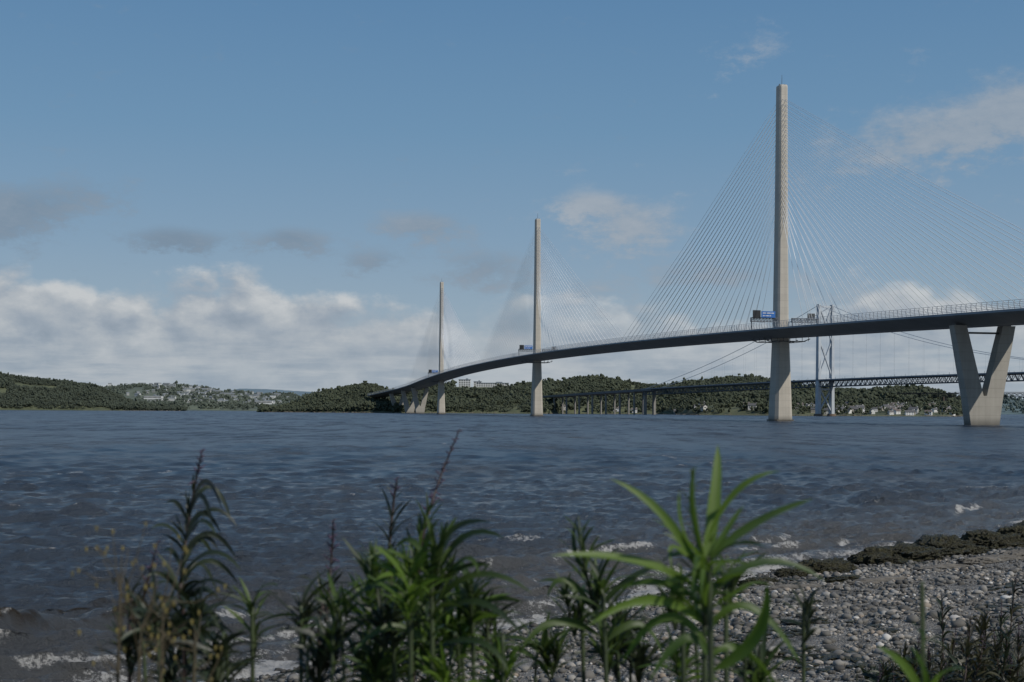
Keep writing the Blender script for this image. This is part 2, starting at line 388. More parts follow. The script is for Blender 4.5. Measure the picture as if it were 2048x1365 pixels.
for z0,z1 in ((6,38),(56,103),(103,150)):
    mb.beam(fp(0,-11,z0),fp(0,11,z1),1.8,1.8); mb.beam(fp(.9,11,z0),fp(.9,-11,z1),1.8,1.8)
mk('cross_bracing',mb,frbm,tw)
for o in (-12.3,12.3):
    mb=MB(); mb.tube([fp(0,o,-3),fp(0,o,3.2)],[6.5,6.],14); mk('tower_foundation',mb,brick,tw)
def cz(t):
    if t<0: 
        k=-t/408.; return 153+(fz(-408)+1-153)*k-38*k*(1-k)
    return 58+95*((503-t)/503)**2
for o in (-12.3,12.3):
    mb=MB(); mb.tube([fp(t,o,cz(t)) for t in range(-408,757,12)],.36,6); mk('main_cable',mb,frbm,sb)
    for t in range(-384,745,25):
        if abs(t)<12: continue
        if cz(t)-fz(t)<3: continue
        mb=MB(); mb.beam(fp(t,o,fz(t)+1),fp(t,o,cz(t)),.08); mk('suspender_cable',mb,hangm,sb)
mb=MB()
for t in range(-730,-408,20):
    a,b=t,t+20; a_,b_=fz(a),fz(b)
    mb.hexa([fp(a,-13,a_-2.5),fp(a,13,a_-2.5),fp(b,13,b_-2.5),fp(b,-13,b_-2.5),fp(a,-15,a_+1),fp(a,15,a_+1),fp(b,15,b_+1),fp(b,-15,b_+1)])
mk('approach_deck',mb,hangm,sb)
for t in list(range(-695,-440,42))+[-412]:
    mb=MB()
    wd_=4.2 if t==-412 else 2.4
    for o in (-9,9): mb.box(fp(t,o,(fz(t)-2.5)/2-2),(wd_,wd_,fz(t)-2.5+4),math.atan2(B.y,B.x))
    mb.beam(fp(t,-10.5,fz(t)-3.4),fp(t,10.5,fz(t)-3.4),2.2,1.8)
    mk('pier',mb,darkc,sb)
# ================================================================ RAIL VIADUCT
va=from_pixel(1785,786,2330); vb=from_pixel(2300,784,2080); vr=root('railway_viaduct',(va.x,va.y,0),label='dark truss railway viaduct on tall brown masonry piers',category='bridge')
def vp(k,dzz,o=0): 
    p=va.lerp(vb,k); d=(vb-va).to_2d().normalized(); return Vector((p.x-d.y*o,p.y+d.x*o,38.+dzz))
mb=MB(); n=44
for i in range(n):
    a,b=i/n,(i+1)/n
    for o in (-4,4):
        mb.beam(vp(a,0,o),vp(b,0,o),.7); mb.beam(vp(a,-6,o),vp(b,-6,o),.7); mb.beam(vp(a,0,o),vp(b,-6,o),.5); mb.beam(vp(a,-6,o),vp(b,0,o),.5)
mb.beam(vp(0,.4),vp(1,.4),9,.8); mb.beam(vp(0,2),vp(1,2),.2,.3)
mk('truss',mb,mat('rust_red_steel',(.06,.045,.045),.8,.2,.2),vr)
for k in (.04,.22,.43,.66,.88):
    mb=MB(); p=vp(k,0); mb.loft([[Vector((p.x+x,p.y+y,z)) for x,y in ((-a,-4.5),(a,-4.5),(a,4.5),(-a,4.5))] for z,a in ((-3,4.),(31,2.5),(32,3.2))]); mk('pier',mb,brick,vr)
# ================================================================ FAR LAND
def wood_mat(name,dark,light): return mat(name,dark,.9,0.25,.05,0,tint=True,col2=light)
landm=mat('grassy_hillside',(.05,.065,.032),.95,.4,.02,col2=(.12,.13,.065))
class Land:
    def __init__(s,name,tops,shore,ridgeY,back,tree,lm,label,zs=1.5,n=220):
        s.t=np.array(tops,float); s.sh=np.array(shore,float); s.rY=ridgeY; s.tree=tree
        s.u0,s.u1=tops[0][0],tops[-1][0]
        us=np.linspace(s.u0,s.u1,n); ts=np.concatenate([np.linspace(-.06,1,26),np.linspace(1.1,2,8)])
        UU,TT=np.meshgrid(us,ts); P=s.g(UU,TT); V=P.reshape(-1,3)
        i=np.arange(len(ts)-1)[:,None]*n+np.arange(n-1)[None]
        Fi=np.stack([i,i+1,i+n+1,i+n],-1).reshape(-1,4)
        fast(name,V,Fi,lm,smooth=True,kind='structure',label=label,category='hill')
    def g(s,U,Tt):
        U=np.asarray(U,float);Tt=np.asarray(Tt,float)
        Ys=np.interp(U,s.sh[:,0],s.sh[:,1]); Yr=np.maximum(s.rY,Ys+150) ; Y=Ys+(Yr-Ys)*Tt
        vt=np.interp(U,s.t[:,0],s.t[:,1]); zt=H+(yh(U)-vt)/F*Yr-s.tree
        zt=np.maximum(zt,1.5)
        k=np.clip(Tt,0,1); prof=(.12*sst(0,.06,k)+.88*sst(0,1,k)**.8)
        z=np.where(Tt<0,Tt*40,zt*prof)
        z=np.where(Tt>1,zt*(1-.5*(Tt-1)),z)
        X=(U-1024)/F*Y
        z=z+(fbm(X/60,Y/60,3,5)-.5)*6*sst(0,.15,Tt)*(zt>5)
        return np.stack([X,Y,z],-1)
    def woods(s,name,n,r,m,label,keep=None,tmin=.02,tmax=1.05,pw=1.):
        U=rng.uniform(s.u0,s.u1,n); Tt=tmin+(tmax-tmin)*rng.uniform(0,1,n)**pw
        if keep is not None:
            k=keep(U,Tt); U=U[k];Tt=Tt[k]
        P=s.g(U,Tt); n=len(U)
        h=rng.uniform(.5,1.2,n)*r*(.6+.8*fbm(P[:,0]/90,P[:,1]/90,2,13)); big=rng.uniform(size=n)<.06; h[big]*=1.5
        L=[];Sx=[];TI=[]
        base=rng.uniform(0,1,n)*.4+.75*fbm(P[:,0]/70,P[:,1]/70,3,3)-.08
        for j in range(5):
            off=rng.uniform(-.9,.9,(n,3))*h[:,None]; off[:,2]=rng.uniform(.2,1.5,n)*h
            L.append(P+off); rr=h*rng.uniform(.2,.5,n); Sx.append(np.stack([rr,rr,rr*rng.uniform(.8,1.2,n)],-1)); TI.append(base)
        V,Fi,nv,vz=scatter(1,np.concatenate(L),np.concatenate(Sx),.42)
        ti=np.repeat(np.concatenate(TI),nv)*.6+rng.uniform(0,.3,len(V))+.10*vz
        fast(name,V,Fi,m,tint=np.clip(ti,0,1),kind='stuff',label=label,category='woodland')
headtops=[(520,820),(560,816),(590,807),(620,793),(650,781),(700,772),(745,767),(765,776),(800,783),(840,778),(880,771),(900,768),(1000,767),(1080,766),(1130,758),(1190,753),(1240,761),(1300,767),(1340,769),(1400,764),(1440,757),(1500,754),(1545,761),(1600,773),(1660,778),(1720,780),(1760,775),(1830,775),(1880,783),(1915,800),(1945,818)]
headsh=[(520,2650),(800,2430),(1090,2400),(1120,2490),(1320,2490),(1400,2130),(1600,1930),(1900,1930),(1945,2100)]
L4=Land('wooded_headland_hill',headtops,headsh,2800,0,7,landm,'long low headland above the water')
w_near=wood_mat('tree_foliage',(.026,.036,.022),(.070,.082,.042))  # slight blue haze mixed into the greens
def keep4(U,T_):
    k=np.ones(len(U),bool)
    k&=~((U>905)&(U<1030)&(T_>.70))
    k&=~((U>1470)&(U<1945)&(T_<.30)&(rng.uniform(size=len(U))<.68))
    k&=~((U>1080)&(U<1470)&(T_<.12)&(rng.uniform(size=len(U))<.6))
    k&=~((fbm(U/45,T_*6,3,9)>.6)&(rng.uniform(size=len(U))<.85)&(U>700))
    return k
L4.woods('woodland',27000,4.8,w_near,'dense dark green broadleaf woodland covering headland',keep4)
L1=Land('wooded_point_hill',[(-420,740),(-200,745),(0,747),(20,750),(60,757),(120,761),(170,767),(210,777),(235,789),(262,802),(290,811),(330,818),(370,821)],[(-420,3500),(370,3750)],4100,0,8,landm,'dark wooded point at far shore')
L1.woods('woodland',17000,5.6,wood_mat('dark_tree_foliage',(.030,.041,.030),(.060,.073,.044)),'dark green woodland on the far point',lambda U,T_:~((fbm(U/50,T_*5,3,19)>.64)&(T_<.7)))  # dark green trees, a little haze blue in their colour
farm=mat('haze_tinted_hillside',(.085,.105,.085),.95,.35,.006,col2=(.14,.16,.10))  # distance haze put into the base colour, paler and bluer
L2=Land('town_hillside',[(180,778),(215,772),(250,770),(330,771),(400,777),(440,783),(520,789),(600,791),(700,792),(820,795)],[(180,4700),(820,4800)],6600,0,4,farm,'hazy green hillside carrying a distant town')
L2.woods('woodland',5200,8,wood_mat('haze_tinted_foliage',(.055,.072,.06),(.10,.12,.085)),'hazy belts of trees among town houses',lambda U,T_:(T_<.2)|(fbm(U/20,T_*9,3,2)>.5))  # tree greens paled to carry the haze
bluem=mat('haze_tinted_ridge',(.12,.17,.2),.95,.15,.003)  # blue is painted haze, not the hill's own colour
L3=Land('distant_ridge_hill',[(380,800),(430,787),(480,778),(530,779),(600,783),(660,786),(760,800)],[(380,8200),(760,8200)],9600,0,0,bluem,'ridge tinted pale blue with haze on the horizon')
L6=Land('far_coast_hill',[(1780,812),(1850,804),(1920,799),(1990,797),(2048,801),(2200,797),(2500,800)],[(1780,6000),(2500,6000)],7500,0,0,mat('haze_tinted_coast',(.09,.13,.13),.95,.2,.004),'low hazy coast beyond the bridges')  # haze of the far coast painted into its green
L6.woods('woodland',800,13,wood_mat('far_haze_tinted_foliage',(.065,.09,.085),(.10,.13,.11)),'hazy coastal tree belt')  # foliage colour paled and blued for haze
rk=mat('shore_rock',(.12,.10,.075),.9,.4,.5)
def shoreline(L,n,nm):
    U=rng.uniform(L.u0+10,L.u1-10,n); P=L.g(U,np.full(n,.005)); P[:,2]=rng.uniform(-.5,.6,n); sz=rng.uniform(1.,2.8,n)
    V,Fi,_,_=scatter(1,P,np.stack([sz*2,sz,sz*.55],-1),.3); fast(nm,V,Fi,rk,kind='stuff',label='brown rocks strung along the waterline',category='rocks')
shoreline(L4,1500,'shore_rocks'); shoreline(L1,400,'shore_rocks'); shoreline(L2,300,'shore_rocks')
# ================================================================ HOUSES
wm,gg,b=newmat('house_render'); r_=gg.n('ShaderNodeObjectInfo').outputs['Random']
gg.put(b.inputs['Base Color'],gg.ramp(r_,[(0,(.74,.73,.71)),(.5,(.66,.64,.6)),(.7,(.42,.39,.33)),(.85,(.28,.26,.22)),(1,(.66,.64,.61))])); b.inputs['Roughness'].default_value=.9
rm,gg,b=newmat('roof_slate'); r_=gg.n('ShaderNodeObjectInfo').outputs['Random']
gg.put(b.inputs['Base Color'],gg.ramp(r_,[(0,(.07,.072,.078)),(.6,(.11,.107,.105)),(.9,(.13,.10,.085)),(1,(.12,.11,.10))])); b.inputs['Roughness'].default_value=.8
hzm,gg,b=newmat('haze_tinted_render'); r_=gg.n('ShaderNodeObjectInfo').outputs['Random']  # wall colours of lower contrast, haze mixed in
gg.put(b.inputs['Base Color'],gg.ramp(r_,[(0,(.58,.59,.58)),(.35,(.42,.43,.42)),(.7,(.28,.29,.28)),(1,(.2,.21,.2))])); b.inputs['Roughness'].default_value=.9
hrm=mat('haze_tinted_roof',(.16,.175,.185),.9,.1,.01)  # roof grey paled with painted haze
glass=mat('dark_window_glass',(.03,.035,.04),.2,.1,1)
def house_proto(Lx,Ly,hz,rf):
    a,b=Lx/2,Ly/2
    wl=MB(); wl.add([(-a,-b,-3),(a,-b,-3),(a,b,-3),(-a,b,-3),(-a,-b,hz),(a,-b,hz),(a,b,hz),(-a,b,hz),(-a,0,hz+rf),(a,0,hz+rf)],[(3,2,1,0),(0,1,5,4),(2,3,7,6),(1,2,6,9,5),(3,0,4,8,7),(4,5,9,8),(6,7,8,9)])
    ro=MB(); e=.5
    for sgn in (-1,1):
        k=rf/b; y=sgn*(b+e); z=hz-k*e+.05
        ps=[(-a-e,y,z),(a+e,y,z),(a+e,0,hz+rf+.05),(-a-e,0,hz+rf+.05)]
        ro.add(ps+[(x,yy,zz+.3) for x,yy,zz in ps],[(0,1,2,3),(7,6,5,4),(0,4,5,1),(1,5,6,2),(3,7,4,0),(2,6,7,3)])
    ch=MB(); ch.box((a-1.2,0,hz+rf+.6),(1.1,.9,2.2))
    wi=MB(); wi.box((0,0,0),(1.3,.12,1.5)); do=MB(); do.box((0,0,0),(1.1,.12,2.2))
    return wl.mesh('wall',[wm]),ro.mesh('roof',[rm]),ch.mesh('chimney',[wm]),wi.mesh('window',[glass]),do.mesh('door',[glass]),(a,b,hz)
protos=[house_proto(12,8,5.4,3.2),house_proto(16,9,6.2,3.6),house_proto(9,7.5,3.2,3.)]
def house(loc,rz,scl,kind,label,group):
    wl,ro,ch,wi,do,(a,b,hz)=protos[kind]
    e=bpy.data.objects.new('house',None); e.location=loc; e.rotation_euler[2]=rz; e.scale=(scl,)*3
    COL.objects.link(e); e['label']=label; e['category']='house'; e['group']=group
    def ch_(nm,me,par,l=(0,0,0)):
        o=bpy.data.objects.new(nm,me); o.location=l; o.parent=par; COL.objects.link(o); return o
    ch_('wall',wl,e); r=ch_('roof',ro,e); ch_('chimney',ch,r)
    rows=[1.6] if hz<4 else [1.6,4.3]
    for z in rows:
        for x in ((-.65,0.,.65) if z>2 else (-.65,.65)): ch_('window',wi,e,(x*a,-b-.04,z))
    ch_('door',do,e,(0,-b-.04,1.1))
r2=random.Random(3)
spots=[(1492,.10),(1505,.06),(1404,.16),(1393,.1),(1408,.05),(1128,.05),(1120,.10),(1232,.04),(1250,.2),(1268,.03),(1592,.1),(1600,.17),(1352,.03)]
for i in range(72):
    spots.append((r2.uniform(1610,1905),abs(r2.gauss(0,.12))+.015))
for u_,t_ in spots:
    p=L4.g(u_,t_); z=max(p[2],1.5)
    k=r2.choice([0,0,1,2,2]); lb=['two storey pale rendered house with slate roof above shore','long white terrace house with dark roof near shore','small cottage with steep roof close to the water'][k]
    house((float(p[0]),float(p[1]),float(z)+.3),r2.uniform(-.5,.5)+(1.57 if r2.random()<.25 else 0),r2.uniform(.62,.88),k,lb,'houses of the waterside village')
def tiny(Lx,Ly,hz,rf):
    wl=MB(); a,b=Lx/2,Ly/2
    wl.add([(-a,-b,-4),(a,-b,-4),(a,b,-4),(-a,b,-4),(-a,-b,hz),(a,-b,hz),(a,b,hz),(-a,b,hz),(-a,0,hz+rf),(a,0,hz+rf)],[(0,1,5,4),(2,3,7,6),(1,2,6,9,5),(3,0,4,8,7)])
    wl.cur=1; wl.add([(-a-.4,-b-.4,hz-.2),(a+.4,-b-.4,hz-.2),(a+.4,b+.4,hz-.2),(-a-.4,b+.4,hz-.2),(-a-.4,0,hz+rf+.1),(a+.4,0,hz+rf+.1)],[(0,1,5,4),(2,3,4,5)])
    return wl.mesh('house',[hzm,hrm])
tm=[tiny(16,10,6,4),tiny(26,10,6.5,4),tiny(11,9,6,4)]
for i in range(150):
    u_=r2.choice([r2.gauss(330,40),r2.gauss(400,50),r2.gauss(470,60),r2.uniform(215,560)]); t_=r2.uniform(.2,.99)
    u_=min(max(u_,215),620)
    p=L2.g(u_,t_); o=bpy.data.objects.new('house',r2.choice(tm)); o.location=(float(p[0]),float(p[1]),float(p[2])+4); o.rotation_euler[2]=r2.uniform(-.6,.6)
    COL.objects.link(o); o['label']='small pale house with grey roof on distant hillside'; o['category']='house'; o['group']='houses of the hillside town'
def block(name,u_,t_,Ld,wid,dep,hts,label,L=L4,stor=3):
    p=L.g(u_,t_); p=Vector((float(p[0]),float(p[1]),float(p[2]))); rt=root(name,p,label=label,category='building')
    mb=MB(); mb.box(p+Vector((0,0,hts/2-3)),(wid,dep,hts+6)); mk('wall',mb,white,rt)
    mb=MB(); mb.box(p+Vector((0,0,hts+.35)),(wid+1,dep+1,.7)); mb.box(p+Vector((wid*.2,0,hts+1.7)),(wid*.2,dep*.5,2.)); mk('roof',mb,hangm,rt)
    for k in range(stor):
        z=hts*(k+.55)/stor; nw=max(3,int(wid/4.5))
        for j in range(nw):
            mb=MB(); x=(-.5+(j+.5)/nw)*wid; mb.box(p+Vector((x,-dep/2-.05,z)),(wid/nw*.68,.14,hts/stor*.5)); mk('window',mb,glass,rt)
block('hotel_building',929,.93,0,24,14,15,'white four storey hotel block standing above the trees',stor=4)
block('low_office_building',985,.90,0,66,16,8,'long low pale building with window bands on wooded hill',stor=2)
block('low_office_building',955,.96,0,16,14,11,'pale modern block with flat roof among trees',stor=3)
block('waterside_warehouse',307,.22,0,66,30,20,'large white flat roofed warehouse by far shore',L=L2,stor=2)
block('waterside_warehouse',532,.16,0,48,30,22,'tall white industrial shed by far shore',L=L2,stor=2)
block('waterside_warehouse',1305,.6,0,26,12,7,'pale flat roofed building beside bridge approach',stor=2)
# ================================================================ NEAR SHORE GROUND
nx,ny=-.761,.649; SD=21.6
def sland(X,Y): return SD-(nx*X+ny*Y)+.9*np.sin(X*.23+.4)+.5*np.sin(Y*.31)
ps=np.array([-60,-20,-6,0,5,10,14,16.5,18.6,20.2,24,200]); pz=np.array([-9,-3.2,-.8,0.,.42,.9,1.35,1.9,3.1,3.65,3.75,5.5])
def gz(X,Y):
    s=sland(X,Y); z=np.interp(s,ps,pz)
    return z+(fbm(X*.5,Y*.5,4,3)-.5)*.34*sst(0,7,s)+(fbm(X*2.2,Y*2.2,3,8)-.5)*.07
xs=np.arange(-70,150,.3); ys=np.arange(-25,150,.3); XX,YY=np.meshgrid(xs,ys); ZZ=gz(XX,YY); ss=sland(XX,YY)
i=np.arange(len(ys)-1)[:,None]*len(xs)+np.arange(len(xs)-1)[None]; Fi=np.stack([i,i+1,i+len(xs)+1,i+len(xs)],-1).reshape(-1,4)
gm,g,b=newmat('shingle_beach')
pos=g.n('ShaderNodeNewGeometry').outputs['Position']
vo=g.n('ShaderNodeTexVoronoi'); g.put(vo.inputs['Vector'],pos); vo.inputs['Scale'].default_value=24
vsep=g.n('ShaderNodeSeparateColor'); g.put(vsep.inputs[0],vo.outputs['Color'])
stone=g.ramp(vsep.outputs[0],[(0,(.055,.051,.045)),(.35,(.115,.106,.092)),(.65,(.185,.172,.15)),(.9,(.28,.262,.235)),(1,(.44,.42,.38))])
sand=g.mix(g.noise(pos,1.3,5,.6),(.105,.092,.074),(.18,.16,.132))
sf=g.mr(g.noise(pos,.55,4,.6),.44,.62)
c=g.mix(g.m('MULTIPLY',sf,.6),stone,sand)
c=g.mix(g.mr(g.noise(pos,.9,5,.65),.54,.64,0,.6),c,(.042,.038,.03))
wet=g.n('ShaderNodeAttribute',attribute_name='wet').outputs['Fac']; veg=g.n('ShaderNodeAttribute',attribute_name='veg').outputs['Fac']
c=g.mix(g.m('MULTIPLY',wet,.75),c,(.035,.03,.02)); c=g.mix(veg,c,g.mix(g.noise(pos,3,5,.6),(.018,.018,.010),(.055,.05,.026)))
g.put(b.inputs['Base Color'],c); g.put(b.inputs['Roughness'],g.mr(wet,0,1,.9,.45))
bpn=g.n('ShaderNodeBump'); bpn.inputs['Strength'].default_value=1.; bpn.inputs['Distance'].default_value=.04; g.put(bpn.inputs['Height'],g.m('SUBTRACT',1.,vo.outputs['Distance'])); g.put(b.inputs['Normal'],bpn.outputs[0])
wetv=1-sst(.3,1.8,ss+1.6*(fbm(XX*.6,YY*.6,3,4)-.5)); vegv=sst(12.2,14.6,ss+5.*(fbm(XX*.5,YY*.5,4,6)-.5))
fast('beach_ground',np.stack([XX,YY,ZZ],-1).reshape(-1,3),Fi,gm,smooth=True,attrs={'wet':wetv.ravel(),'veg':vegv.ravel()},kind='structure',label='shingle beach rising to a grassy bank',category='beach')
def stones(n,lo,hi,smin,smax,sub,nm,lab,dens=None):
    X_=rng.uniform(-12,34,n*3); Y_=rng.uniform(17,66,n*3); s_=sland(X_,Y_)
    k=(s_>lo)&(s_<hi)&(np.abs(X_/Y_)<.43)
    if dens is not None: k&=dens(X_,Y_)
    X_=X_[k][:n];Y_=Y_[k][:n]; m=len(X_)
    r=smin*(smax/smin)**(rng.uniform(size=m)**1.8)
    z=gz(X_,Y_)+r*.3
    V,Fi,nv,_=scatter(sub,np.stack([X_,Y_,z],-1),np.stack([r*rng.uniform(.9,1.5,m),r*rng.uniform(.8,1.1,m),r*rng.uniform(.55,.9,m)],-1),.13)
    s_=sland(X_,Y_); pat=1-.55*sst(.5,.64,fbm(X_*.7,Y_*.5,4,33)); t=rng.uniform(0,1,m)*(.12+.88*sst(.2,2.,s_+rng.uniform(-.8,.8,m)))*(1-.8*sst(12.,14.5,s_))*pat
    fast(nm,V,Fi,stm,tint=np.repeat(t,nv),smooth=True,kind='stuff',label=lab,category='stones')
stm,g,b=newmat('beach_stone'); at=g.n('ShaderNodeAttribute',attribute_name='tint').outputs['Fac']
pos=g.n('ShaderNodeNewGeometry').outputs['Position']
sc1=g.ramp(at,[(0,(.028,.026,.022)),(.25,(.10,.093,.08)),(.5,(.19,.178,.157)),(.75,(.31,.292,.262)),(.88,(.25,.195,.14)),(1,(.6,.58,.54))])
g.put(b.inputs['Base Color'],g.mix(g.m('MULTIPLY',g.noise(pos,30,4,.6),.35),sc1,(.13,.12,.105))); b.inputs['Roughness'].default_value=.8
stones(30000,-.3,14.5,.022,.08,1,'beach_pebbles','grey and brown pebbles covering the beach',lambda x,y:fbm(x*.55,y*.55,3,4)<.64)
stones(2200,.2,13,.07,.13,2,'beach_cobbles','larger rounded cobbles lying on the shingle')
swm=mat('brown_seaweed',(.026,.025,.011),.5,.6,7,1.,col2=(.075,.070,.028)); rockm=mat('flat_shore_rock',(.11,.10,.085),.85,.35,3,.4)
def rock(x,y,a,b_,c_,rz,nm,m,lab,sd,weedy):
    V,Fi=ico(6); n3=fbm(V[:,0]*2.6+sd,V[:,1]*2.6+V[:,2]*1.6,5,sd); n4=fbm(V[:,0]*14+sd,V[:,1]*14+V[:,2]*9,3,sd+1)
    V=V*(1+(n3-.5)[:,None]*(1.1 if weedy else .7)+(n4-.5)[:,None]*(.36 if weedy else .2)); V=V*np.array([a,b_,c_])
    ca,sa=math.cos(rz),math.sin(rz); V=np.stack([V[:,0]*ca-V[:,1]*sa,V[:,0]*sa+V[:,1]*ca,V[:,2]],-1)
    o=fast(nm,V,Fi,m,smooth=True,label=lab,category='rock'); o.location=(x,y,float(gz(x,y))+c_*.12)
k=0
for (u_,v_,a,b_,c_,m) in [(1810,1130,1.7,1.0,.5,0),(1752,1136,.8,.6,.32,0),(1885,1113,1.5,1.1,.58,0),(1985,1098,1.5,1.0,.55,0),(2050,1082,1.3,1.,.6,0),(2110,1065,1.6,1.,.5,0),(1650,1153,1.2,.6,.34,0),(1590,1160,.6,.4,.22,0),(1520,1178,.6,.4,.18,0),
        (1690,1178,.8,.35,.1,0),(1590,1196,1.,.35,.12,1),(1760,1188,1.2,.4,.14,1),(1985,1150,1.3,.45,.2,1),(2040,1134,1.1,.45,.22,1),(1890,1160,1.,.4,.14,1),(1420,1206,.5,.3,.12,0)]:
    Y_=14427/(v_-yh(u_)); X_=(u_-1024)/F*Y_; k+=1
    rock(X_,Y_,a,b_,c_,.5,'seaweed_covered_rock' if m==0 else 'flat_rock',swm if m==0 else rockm,'dark brown seaweed draped rock at the water edge' if m==0 else 'low grey rock slab set in the shingle',k*1.7,m==0)
X_=rng.uniform(-8,30,26000);Y_=rng.uniform(18,62,26000);s_=sland(X_,Y_); kk=((s_>.7)&(s_<2.6)&(fbm(X_*.8,Y_*.8,3,14)>.56))|((s_>7)&(s_<13)&(fbm(X_*.6,Y_*.35,4,24)>.60)); X_=X_[kk];Y_=Y_[kk]; n=len(X_); r=rng.uniform(.04,.14,n)
V,Fi,nv,_=scatter(1,np.stack([X_,Y_,gz(X_,Y_)+.02],-1),np.stack([r*1.6,r,r*.3],-1),.4)
fast('seaweed_wrack',V,Fi,swm,kind='stuff',label='dark seaweed washed up along the tideline',category='seaweed')
# ================================================================ WATER
r=[13.]
while r[-1]<60000:
    q=r[-1]; r.append(q+max(.07,q*q/7213*.5) if q<4000 else q*1.5)
r=np.array(r); th=np.radians(np.linspace(-34,34,1500)); dr=np.gradient(r)
RR,TH=np.meshgrid(r,th,indexing='ij'); DR=np.broadcast_to(dr[:,None],RR.shape)
X0=RR*np.sin(TH); Y0=RR*np.cos(TH); sea=-sland(X0,Y0)
Zw=np.zeros_like(X0); DX=np.zeros_like(X0); DY=np.zeros_like(X0)
gust=.7+.6*fbm(X0/30,Y0/30,3,21)
shal=.4+.6*sst(0,8,sea)
wr=np.random.default_rng(11)
for i in range(80):
    lam=.33*(4.4/.33)**(wr.uniform()**1.1); ang=math.radians(-76+wr.normal(0,20)); 
    dx,dy=math.cos(ang),math.sin(ang); a=.0142*lam**.74*wr.uniform(.5,1.2); kx=2*math.pi/lam
    ph=kx*(dx*X0+dy*Y0)+wr.uniform(0,6.28)+1.5*(fbm(X0/9+i,Y0/9,2,i)-.5)*2
    f=np.clip(lam/(DR*1.2)-.3,0,1); a_=a*f*gust*(shal if lam>1.2 else 1.)
    Zw+=a_*np.sin(ph); c_=a_*np.cos(ph)*.8; DX+=c_*dx; DY+=c_*dy
sig=float(np.std(Zw[(RR>40)&(RR<80)]))
along=X0*.649+Y0*.761
def breaker(c0,wd,hgt,sd,rough=.9,mn=.0):
    c=c0+(fbm(along/6,along*0,3,sd)-.5)*3.4*rough; m=np.maximum(mn,sst(.35,.6,fbm(along/9+3,along*0+1,2,sd+5)))
    q=(sea-c)/wd; prof=np.where(q<0,np.exp(-q*q*5),np.exp(-q*q*.6)); return prof*m*hgt,q,m
foam=np.zeros_like(X0)
for c0,wd,hg,sd,mn in ((1.7,.6,.20,1,1.),(4.4,.7,.22,2,.5),(7.2,1.0,.34,3,.2),(11.5,1.2,.16,4,0)):
    z_,q,m=breaker(c0,wd,hg,sd,.9 if c0>2 else .3,mn); Zw+=z_
    patch=sst(.42,.62,fbm(along/1.5+sd*7,sea*.6,5,sd+9))
    foam=np.maximum(foam,np.exp(-((q+.3)/(.28 if c0>2 else .8))**2)*m*(patch if c0>2 else .6+.35*patch)*(.85 if c0<9 else .2))
cw=7.4+.9*np.sin(X0*.55); lq=(sea-cw)/.9
lw=np.exp(-((X0+10.6)/3.6)**2)*np.where(lq<0,np.exp(-lq*lq*3),np.exp(-lq*lq*.7)); Zw+=.42*lw*(.8+.5*fbm(X0*1.6,Y0*1.6,3,95))
n5=fbm(X0*.8,Y0*.8,5,31)
near=RR<130; dep=np.full_like(X0,9.); dep[near]=-gz(X0[near],Y0[near])
foam=np.maximum(foam,1.05*(1-sst(.02,.20,dep+.14*(n5-.5)*2)))
foam=np.maximum(foam,.56*(1-sst(1.,6.5,sea))*sst(.45,.62,fbm(X0*1.3,Y0*1.7,5,41)))
foam=foam*(1-.7*np.clip(lw*1.3,0,1))
foam=np.maximum(foam,.55*np.exp(-((X0+10.6)/4.)**2)*np.exp(-((lq+.15)/.12)**2)*sst(.42,.6,fbm(X0*1.6,Y0*1.6,3,97)))
crest=Zw/sig
wc=sst(2.4,3.0,crest)*sst(.60,.70,fbm(X0/8,Y0/5,3,51))*(sea>12)*(RR<330)
foam=np.maximum(foam,wc*.62)
far=sst(.86,.92,vn(X0/1.8,Y0/8,61))*sst(.58,.68,fbm(X0/30,Y0/60,3,71))*(RR>110)*(RR<2500); foam=np.maximum(foam,far*.6)
Pw=np.stack([X0+DX,Y0+DY,Zw],-1); nc=len(th)
i=np.arange(len(r)-1)[:,None]*nc+np.arange(nc-1)[None]; Fi=np.stack([i,i+nc,i+nc+1,i+1],-1).reshape(-1,4)
brown=(1-sst(0,17,sea+12*(fbm(X0/14,Y0/14,3,81)-.5)))
brown=np.maximum(brown,.15*sst(.45,.7,fbm(X0/60,Y0/25,3,83)))
weed=np.clip(lw*1.5*sst(.42,.62,fbm(X0*1.8,Y0*2.4,4,91))+sst(.58,.68,fbm(X0*.9,Y0*2.,4,93))*np.exp(-((X0+11)/3.5)**2-((sea-10.5)/2.)**2),0,1)
chop=sst(35,170,RR)
wmat,g,b=newmat('sea_water'); pos=g.n('ShaderNodeNewGeometry').outputs['Position']
def mpn(sx,sy,rot=.0):
    mp=g.n('ShaderNodeMapping'); g.put(mp.inputs[0],pos); mp.inputs['Scale'].default_value=(sx,sy,1); mp.inputs['Rotation'].default_value=(0,0,rot); return mp.outputs[0]
def attr(n): return g.n('ShaderNodeAttribute',attribute_name=n).outputs['Fac']
fo=attr('foam'); br=attr('brown'); ch=attr('chop')
pat=g.noise(pos,.012,4,.6)
bc=g.mix(g.mr(pat,.35,.65),(.050,.062,.078),(.062,.074,.088)); bc=g.mix(ch,bc,g.mix(g.mr(pat,.35,.65),(.036,.048,.064),(.050,.062,.076)))
bc=g.mix(g.m('MULTIPLY',br,.7),bc,(.115,.108,.096)); bc=g.mix(g.m('MULTIPLY',attr('weed'),.9),bc,(.032,.023,.012))
fn=g.noise(pos,8.5,9,.8); fn2=g.noise(pos,1.8,5,.65)
ff=g.mr(g.m('ADD',fo,g.m('ADD',g.m('MULTIPLY',g.m('SUBTRACT',fn,.5),2.8),g.m('MULTIPLY',g.m('SUBTRACT',fn2,.5),1.4))),.48,.98)
ff=g.m('MULTIPLY',ff,g.mr(fo,.04,.3))
